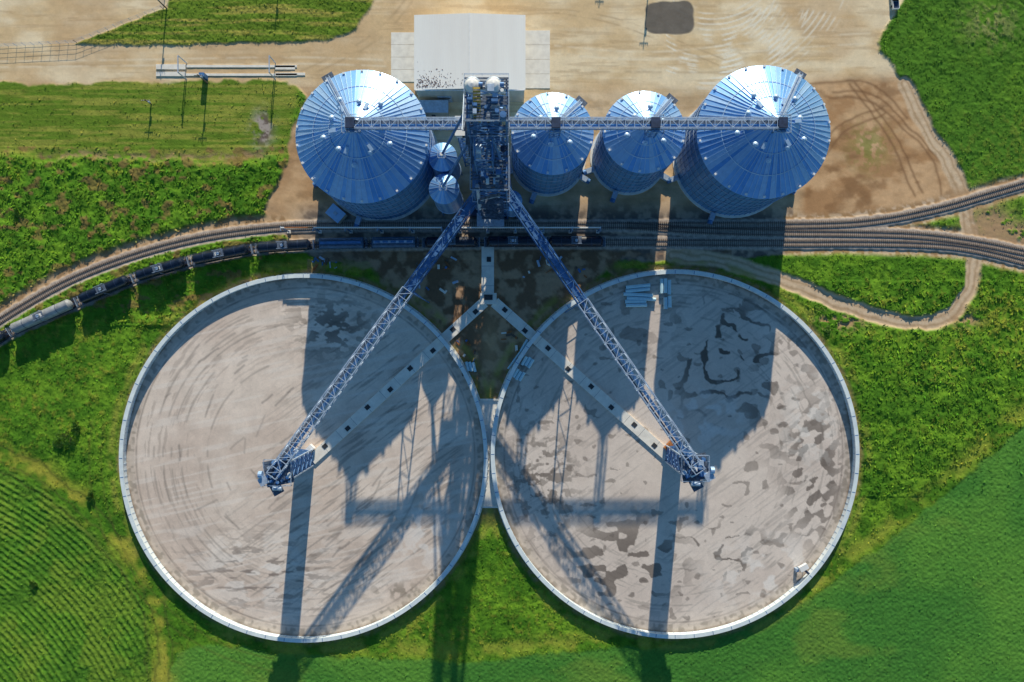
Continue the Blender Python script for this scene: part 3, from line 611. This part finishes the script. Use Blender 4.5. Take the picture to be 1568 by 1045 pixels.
def tankcar(sa,sb,m,seed):
    A=W(*at3(sa),.3);B=W(*at3(sb),.3); c=(A+B)/2; d=(B-A).normalized(); L=(B-A).length-1.1; sd=Vector((d.y,-d.x,0)); b=MB(); r=random.Random(seed)
    up=lambda z:Vector((0,0,z)); R=1.6; zc=2.85; hl=L/2-.7
    prof=[(-hl-.0,.05),(-hl+.12,.6),(-hl+.4,1.1),(-hl+.9,R),(hl-.9,R),(hl-.4,1.1),(hl-.12,.6),(hl,.05)]
    for (x1_,r1),(x2_,r2) in zip(prof,prof[1:]): b.cyl(c+d*x1_+up(zc),c+d*x2_+up(zc),r1,m,24,r2,False)
    for x in (-hl*.55,-.02*hl,hl*.55): b.cyl(c+d*(x-.06)+up(zc),c+d*(x+.06)+up(zc),R+.04,steelD,20)
    b.cyl(c+up(zc+R-.2),c+up(zc+R+.45),.65,m,14); b.cyl(c+up(zc+R+.45),c+up(zc+R+.6),.5,steelL,12)
    b.box(c+up(zc+R+.06),3.0,2.0,.08,grate,math.atan2(d.y,d.x))
    for g in (-1,1):
        b.beam(c+sd*1.0*g-d*1.5+up(zc+R+1),c+sd*1.0*g+d*1.5+up(zc+R+1),.08,.08,steelL)
        for e in (-1.5,0,1.5): b.beam(c+sd*1.0*g+d*e+up(zc+R),c+sd*1.0*g+d*e+up(zc+R+1),.07,.07,steelL)
        b.beam(c+sd*R*g+up(zc+R-.2)+d*.4,c+sd*(R+.12)*g+up(1)+d*.4,.08,.08,steelL)
        b.beam(c-d*L/2+sd*1.35*g+up(1.2),c+d*L/2+sd*1.35*g+up(1.2),.12,.25,steelD)
    if r.random()<.5: b.box(c+up(zc+R+.14)+d*r.uniform(-.3,.3),1.6,1.0,.06,white,math.atan2(d.y,d.x))
    b.beam(c-d*(L/2)+up(1.15),c+d*(L/2)+up(1.15),.8,.4,steelD); b.beam(c-d*(L/2+.55)+up(1.05),c+d*(L/2+.55)+up(1.05),.3,.25,steelD)
    for e in (-1,1):
        b.box(c+d*e*(L/2-.35)+up(1.3),.7,2.9,.12,grate,math.atan2(d.y,d.x))
        b.beam(c+d*e*(L/2-.05)-sd*1.4+up(2.3),c+d*e*(L/2-.05)+sd*1.4+up(2.3),.08,.08,steelL)
        for g in (-1,1): b.beam(c+d*e*(L/2-.05)+sd*1.4*g+up(1.3),c+d*e*(L/2-.05)+sd*1.4*g+up(2.3),.08,.08,steelL)
        t=c+d*e*(L/2-2.2)
        for g in (-1,1):
            b.beam(t-d*1.2+sd*1.0*g+up(.85),t+d*1.2+sd*1.0*g+up(.85),.2,.4,steelD)
            for w in (-.9,.9): b.cyl(t+d*w+sd*.66*g+up(.72),t+d*w+sd*.8*g+up(.72),.46,railm,16)
        b.box(t+up(1.2),.5,2.2,.3,steelD,math.atan2(d.y,d.x))
    b.obj('rail_tank_car',c)
def sx(x): 
    for k in range(len(T3)-1):
        if T3[k+1][0]>=x: return s3[k]+(x-T3[k][0])/(T3[k+1][0]-T3[k][0])*(s3[k+1]-s3[k])
bounds=[-75,24,126,211,296,393,487]
k=0
for a,c in zip(bounds,bounds[1:]): tankcar(sx(a),sx(c),tankgry if k==1 else tankblk,k); k+=1
def hopcar(sa,sb,seed,m):
    A=W(*at3(sa),.3);B=W(*at3(sb),.3); c=(A+B)/2; d=(B-A).normalized(); L=(B-A).length-1.0; sd=Vector((d.y,-d.x,0)); b=MB(); an=math.atan2(d.y,d.x)
    up=lambda z:Vector((0,0,z)); V=[]
    sec=[(-1.5,1.9),(-1.58,2.6),(-1.5,4.0),(-1.0,4.35),(0,4.5),(1.0,4.35),(1.5,4.0),(1.58,2.6),(1.5,1.9)]
    for x in (-L/2+.9,L/2-.9):
        for (u,z) in sec: V.append(c+d*x+sd*u+up(z))
    n=len(sec); b.add(V,[(i,(i+1)%n,n+(i+1)%n,n+i) for i in range(n)]+[tuple(range(n)),tuple(range(2*n-1,n-1,-1))],m)
    for k in range(13):
        x=-L/2+1.1+(L-2.2)*k/12
        for g in (-1,1): b.beam(c+d*x+sd*1.6*g+up(1.9),c+d*x+sd*1.56*g+up(4.0),.12,.1,m)
    b.box(c+up(4.62),L-2.6,.75,.14,steelL if seed%2 else steelB,an)
    for k in range(5): b.box(c+up(4.72)+d*(-L/2+2.4+(L-4.8)*k/4),1.6,.6,.12,steelB,an)
    for g in (-1,1): b.beam(c-d*(L/2-1)+sd*.9*g+up(4.5),c+d*(L/2-1)+sd*.9*g+up(4.5),.35,.06,grate)
    for k in (-1,0,1):
        p=c+d*k*(L/3.4); V=[p+d*x+sd*y+up(1.9) for x,y in ((-2,-1.4),(2,-1.4),(2,1.4),(-2,1.4))]+[p+d*x+sd*y+up(.7) for x,y in ((-.4,-.5),(.4,-.5),(.4,.5),(-.4,.5))]
        b.add(V,[(0,1,5,4),(1,2,6,5),(2,3,7,6),(3,0,4,7),(4,5,6,7)],m)
    b.beam(c-d*(L/2+.5)+up(1.05),c+d*(L/2+.5)+up(1.05),.4,.35,steelD)
    for e in (-1,1):
        b.box(c+d*e*(L/2-.4)+up(1.3),.8,3,.12,grate,an); t=c+d*e*(L/2-1.6)
        for g in (-1,1):
            b.beam(t-d*1.2+sd*1.0*g+up(.85),t+d*1.2+sd*1.0*g+up(.85),.2,.4,steelD)
            b.beam(c+d*e*(L/2-.1)+sd*1.4*g+up(1.3),c+d*e*(L/2-.1)+sd*1.4*g+up(4),.09,.09,steelL)
            for w in (-.9,.9): b.cyl(t+d*w+sd*.66*g+up(.72),t+d*w+sd*.8*g+up(.72),.46,railm,16)
    b.obj('rail_hopper_car',c)
hop=mat('hopper_car_blue',(.06,.14,.26),.5,.1,.3,.6)
for k,(a,c) in enumerate([(488,567),(568,645)]): hopcar(sx(a),sx(c),k,hop)
for k,(a,c) in enumerate([(646,738),(739,832),(833,928)]): tankcar(sx(a),sx(c),tankblk,20+k)
for (xa,xb) in ((430,676),(702,920)):
    b=MB(); gy=355.5
    gx=lambda x: NX+(x-NX)*.962
    b.beam(W(gx(xa),gy,8),W(gx(xb),gy,8),.35,.45,white)
    if xa<500: b.beam(W(gx(436),gy,8.3),W(gx(480),gy,8.3),.35,.2,rust)
    n=5
    for i in range(n+1):
        x=gx(xa)+(gx(xb)-gx(xa))*i/n; b.beam(W(x,gy,0),W(x,gy,8),.3,.3,steelB); b.beam(W(x,gy,7),W(x,gy+6,8),.12,.12,steelB); b.box(W(x,gy,.3),1,1,.6,conc)
        b.beam(W(x,gy-2,8.1),W(x,gy+5,8.1),.15,.2,steelL)
    b.obj('fall_arrest_gantry',W((xa+xb)/2,gy))
# ------------------------------------------------------------------ yard items
b=MB()
b.box(W(262,103,.15),9,1.5,.3,conc); b.box(W(262,114,.15),9,1.3,.3,conc)
b.box(W(370,102,.12),34,.7,.24,conc); b.box(W(370,115,.12),34,.7,.24,conc); b.box(W(437,104,.12),6,1.2,.24,conc); b.box(W(445,114,.12),9,.8,.24,conc)
for xx in (286,422):
    for yy in (97,122): b.beam(W(xx,yy,0),W(xx,yy,5.5),.25,.25,steelL)
    b.beam(W(xx,97,5.5),W(xx,122,5.5),.25,.25,steelL)
b.box(W(315,120,1.5),1.6,1.2,3,steelB); b.obj('truck_scale',W(346,108))
def pole(x,y,h,arm=True):
    b=MB(); p=W(x,y); b.cyl(p,p+Vector((0,0,h)),.22,wood,10,.14)
    if arm:
        b.beam(p+Vector((-1.3,0,h-.7)),p+Vector((1.3,0,h-.7)),.14,.16,wood)
        for e in (-1.15,-.5,.5,1.15): b.cyl(p+Vector((e,0,h-.6)),p+Vector((e,0,h-.35)),.08,white,8)
        b.cyl(p+Vector((.35,0,h-2.4)),p+Vector((.35,0,h-1.5)),.25,steelL,10)
    b.obj('utility_pole',p)
for a in ((256,14,8),(432,-70,9),(997,-60,10),(318,128,7),(232,160,4),(928,-110,9)): pole(*a)
def fence(P):
    b=MB()
    for a,c in zip(P,P[1:]):
        A=W(*a);B=W(*c); n=max(1,int((B-A).length/2.5))
        for i in range(n+1): q=A.lerp(B,i/n); b.beam(q,q+Vector((0,0,2)),.1,.1,steelL)
        for z in (.3,.8,1.3,1.95): b.beam(A+Vector((0,0,z)),B+Vector((0,0,z)),.04,.04,steelL)
    b.obj('chain_link_fence',W(*P[0]))
fence([(-60,72),(0,72),(118,66),(250,14),(257,-40)])
def pickup(x,y,ang,m,L=5.8):
    p=W(x,y); b=MB(); d=Vector((math.cos(ang),math.sin(ang),0)); s=Vector((d.y,-d.x,0)); up=lambda z:Vector((0,0,z))
    b.box(p+up(.75),L,1.95,.6,m,ang); b.box(p+d*(L*.32)+up(1.1),L*.28,1.85,.2,m,ang)
    V=[p+d*a+s*g+up(z) for a,g,z in ((-.6,-.92,1.05),(-.6,.92,1.05),(1.2,.92,1.05),(1.2,-.92,1.05),(-.4,-.75,1.75),(-.4,.75,1.75),(.6,.75,1.75),(.6,-.75,1.75))]
    b.add(V,[(0,4,7,3),(1,2,6,5),(0,1,5,4),(2,3,7,6)],glass); b.add([v+up(.01) for v in V[4:]],[(0,1,2,3)],m)
    for g in (-1,1): b.beam(p-d*L/2+s*.9*g+up(1.2),p-d*.6+s*.9*g+up(1.2),.1,.35,m)
    b.beam(p-d*L/2-s*.9+up(1.2),p-d*L/2+s*.9+up(1.2),.1,.35,m); b.box(p-d*L*.3+up(1.07),L*.36,1.6,.03,steelD,ang)
    for e in (-.32,.32):
        for g in (-1,1): b.cyl(p+d*L*e+s*.8*g+up(.4),p+d*L*e+s*1.0*g+up(.4),.4,tyre,16)
    b.obj('pickup_truck',p)
pickup(1368,2,math.radians(95),white)
def pipes(x,y,L,n,ang,r=.55,lay=1):
    b=MB(); p=W(x,y,.2); d=Vector((math.cos(ang),math.sin(ang),0)); s=Vector((-d.y,d.x,0)); q=random.Random(int(x))
    for l in range(lay):
        for i in range(n-l):
            c=p+s*((i-(n-1-l)/2)*2.15*r)+Vector((0,0,r+l*1.75*r+.15))+d*q.uniform(-.6,.6)
            b.cyl(c-d*L/2,c+d*L/2,r,pipem,14,None,False); b.cyl(c-d*L/2,c+d*L/2,r*.86,steelD,14,None,False)
    for e in (-.3,.3): b.beam(p+d*L*e-s*n*r*1.1+Vector((0,0,.08)),p+d*L*e+s*n*r*1.1+Vector((0,0,.08)),.2,.15,wood)
    b.obj('pipe_stack',p)
pipes(975,442,7.5,2,.1); pipes(978,455,9,2,-.05); pipes(972,465,6.5,2,.02); pipes(1018,440,4.5,3,1.57,.55); pipes(1021,463,3.6,2,1.6,.6)
pipes(807,556,3,3,-2.1,.5); pipes(794,575,3,3,-2.1,.5); pipes(721,562,3,3,-1.3,.45); pipes(803,532,4,2,-2.1,.4); pipes(790,548,8,1,-2.2,.3)
b=MB(); c=W(1225,865); b.box(c+Vector((0,0,2.6)),2.6,1.6,1.0,white,.5); b.beam(c+Vector((-1,-.5,0)),c+Vector((-1,-.5,2.2)),.2,.2,steelL); b.beam(c+Vector((1,.5,0)),c+Vector((1,.5,2.2)),.2,.2,steelL); b.cyl(c+Vector((.6,-1,2.3)),c+Vector((2.4,-2.6,1.4)),.35,steelD,10); b.box(c+Vector((-1.4,-1.2,.9)),1,1,1.4,steelL); b.obj('aeration_fan_unit',c)
b=MB(); r=random.Random(12)
for k in range(70):
    x,y=r.choice([(r.uniform(640,700),r.uniform(395,450)),(r.uniform(790,900),r.uniform(395,425)),(r.uniform(480,520),r.uniform(395,410)),(r.uniform(770,800),r.uniform(500,560)),(r.uniform(700,730),r.uniform(520,580))])
    b.box(W(x,y,.3),r.uniform(.4,2.2),r.uniform(.2,.8),r.uniform(.2,.6),r.choice([steelL,wood,rust,steelB,conc]),r.uniform(0,3))
b.obj('scrap_pile',W(740,450))
leafm=mat('shrub_leaf',(.17,.32,.04),.8,0,.4,2)
def shrub(x,y,R,seed):
    r=random.Random(seed); b=MB(); p=W(x,y)
    for k in range(7):
        a=r.uniform(0,6.28); e=p+Vector((math.cos(a)*R*.6,math.sin(a)*R*.6,R*r.uniform(.4,.6))); b.cyl(p,e,.09,bark,6,.03)
    cl=[(r.gauss(0,R*.42),r.gauss(0,R*.42),r.uniform(.15,.5)*R,r.uniform(.25,.5)*R) for _ in range(12)]
    for k in range(750):
        cx_,cy_,cz_,cr=r.choice(cl); v=Vector((r.gauss(0,1),r.gauss(0,1),r.gauss(0,.7))).normalized()*cr*r.uniform(.5,1.05)
        q=p+Vector((cx_,cy_,max(.1,cz_)))+v; q.z=max(.4,q.z+.3); u=Vector((r.gauss(0,1),r.gauss(0,1),r.gauss(0,.6))).normalized()*r.uniform(.12,.28); w=u.orthogonal().normalized()*u.length*.6
        b.add([q-u,q+w,q+u,q-w],[(0,1,2,3)],leafm)
    b.obj('shrub',p)
for k,(x,y,R) in enumerate([(108,668,3.2),(92,680,1.8),(122,655,1.5),(55,893,1.3),(140,760,1.5),(30,330,1.6),(1265,505,1.3)]): shrub(x,y,R,k)
# ------------------------------------------------------------------ light, sky, camera
w=bpy.data.worlds.new('World'); scene.world=w; w.use_nodes=True; nt=w.node_tree
sk=nt.nodes.new('ShaderNodeTexSky'); sk.sky_type='NISHITA'; sk.sun_disc=False; sk.sun_elevation=EL; sk.sun_rotation=math.radians(5.1); sk.air_density=1.3; sk.dust_density=.3; sk.ozone_density=3
hs=nt.nodes.new('ShaderNodeHueSaturation'); hs.inputs['Saturation'].default_value=1.25
bg=nt.nodes['Background']; nt.links.new(sk.outputs[0],hs.inputs['Color']); nt.links.new(hs.outputs[0],bg.inputs[0]); bg.inputs[1].default_value=.10
sd=bpy.data.lights.new('sun','SUN'); sd.energy=5; sd.angle=math.radians(.5); sd.color=(1,.90,.71)
so=bpy.data.objects.new('sun',sd); scene.collection.objects.link(so); so.location=(0,0,150)
so.rotation_euler=Vector((SX*math.cos(EL),SY*math.cos(EL),-math.sin(EL))).to_track_quat('-Z','Y').to_euler()
cd=bpy.data.cameras.new('camera'); cd.sensor_width=36; cd.lens=36*H/(1568*S); cd.clip_end=20000; cd.clip_start=1
co=bpy.data.objects.new('camera',cd); co.location=(0,0,H); scene.collection.objects.link(co); scene.camera=co
scene.view_settings.view_transform='Standard'; scene.view_settings.look='None'; scene.view_settings.exposure=0
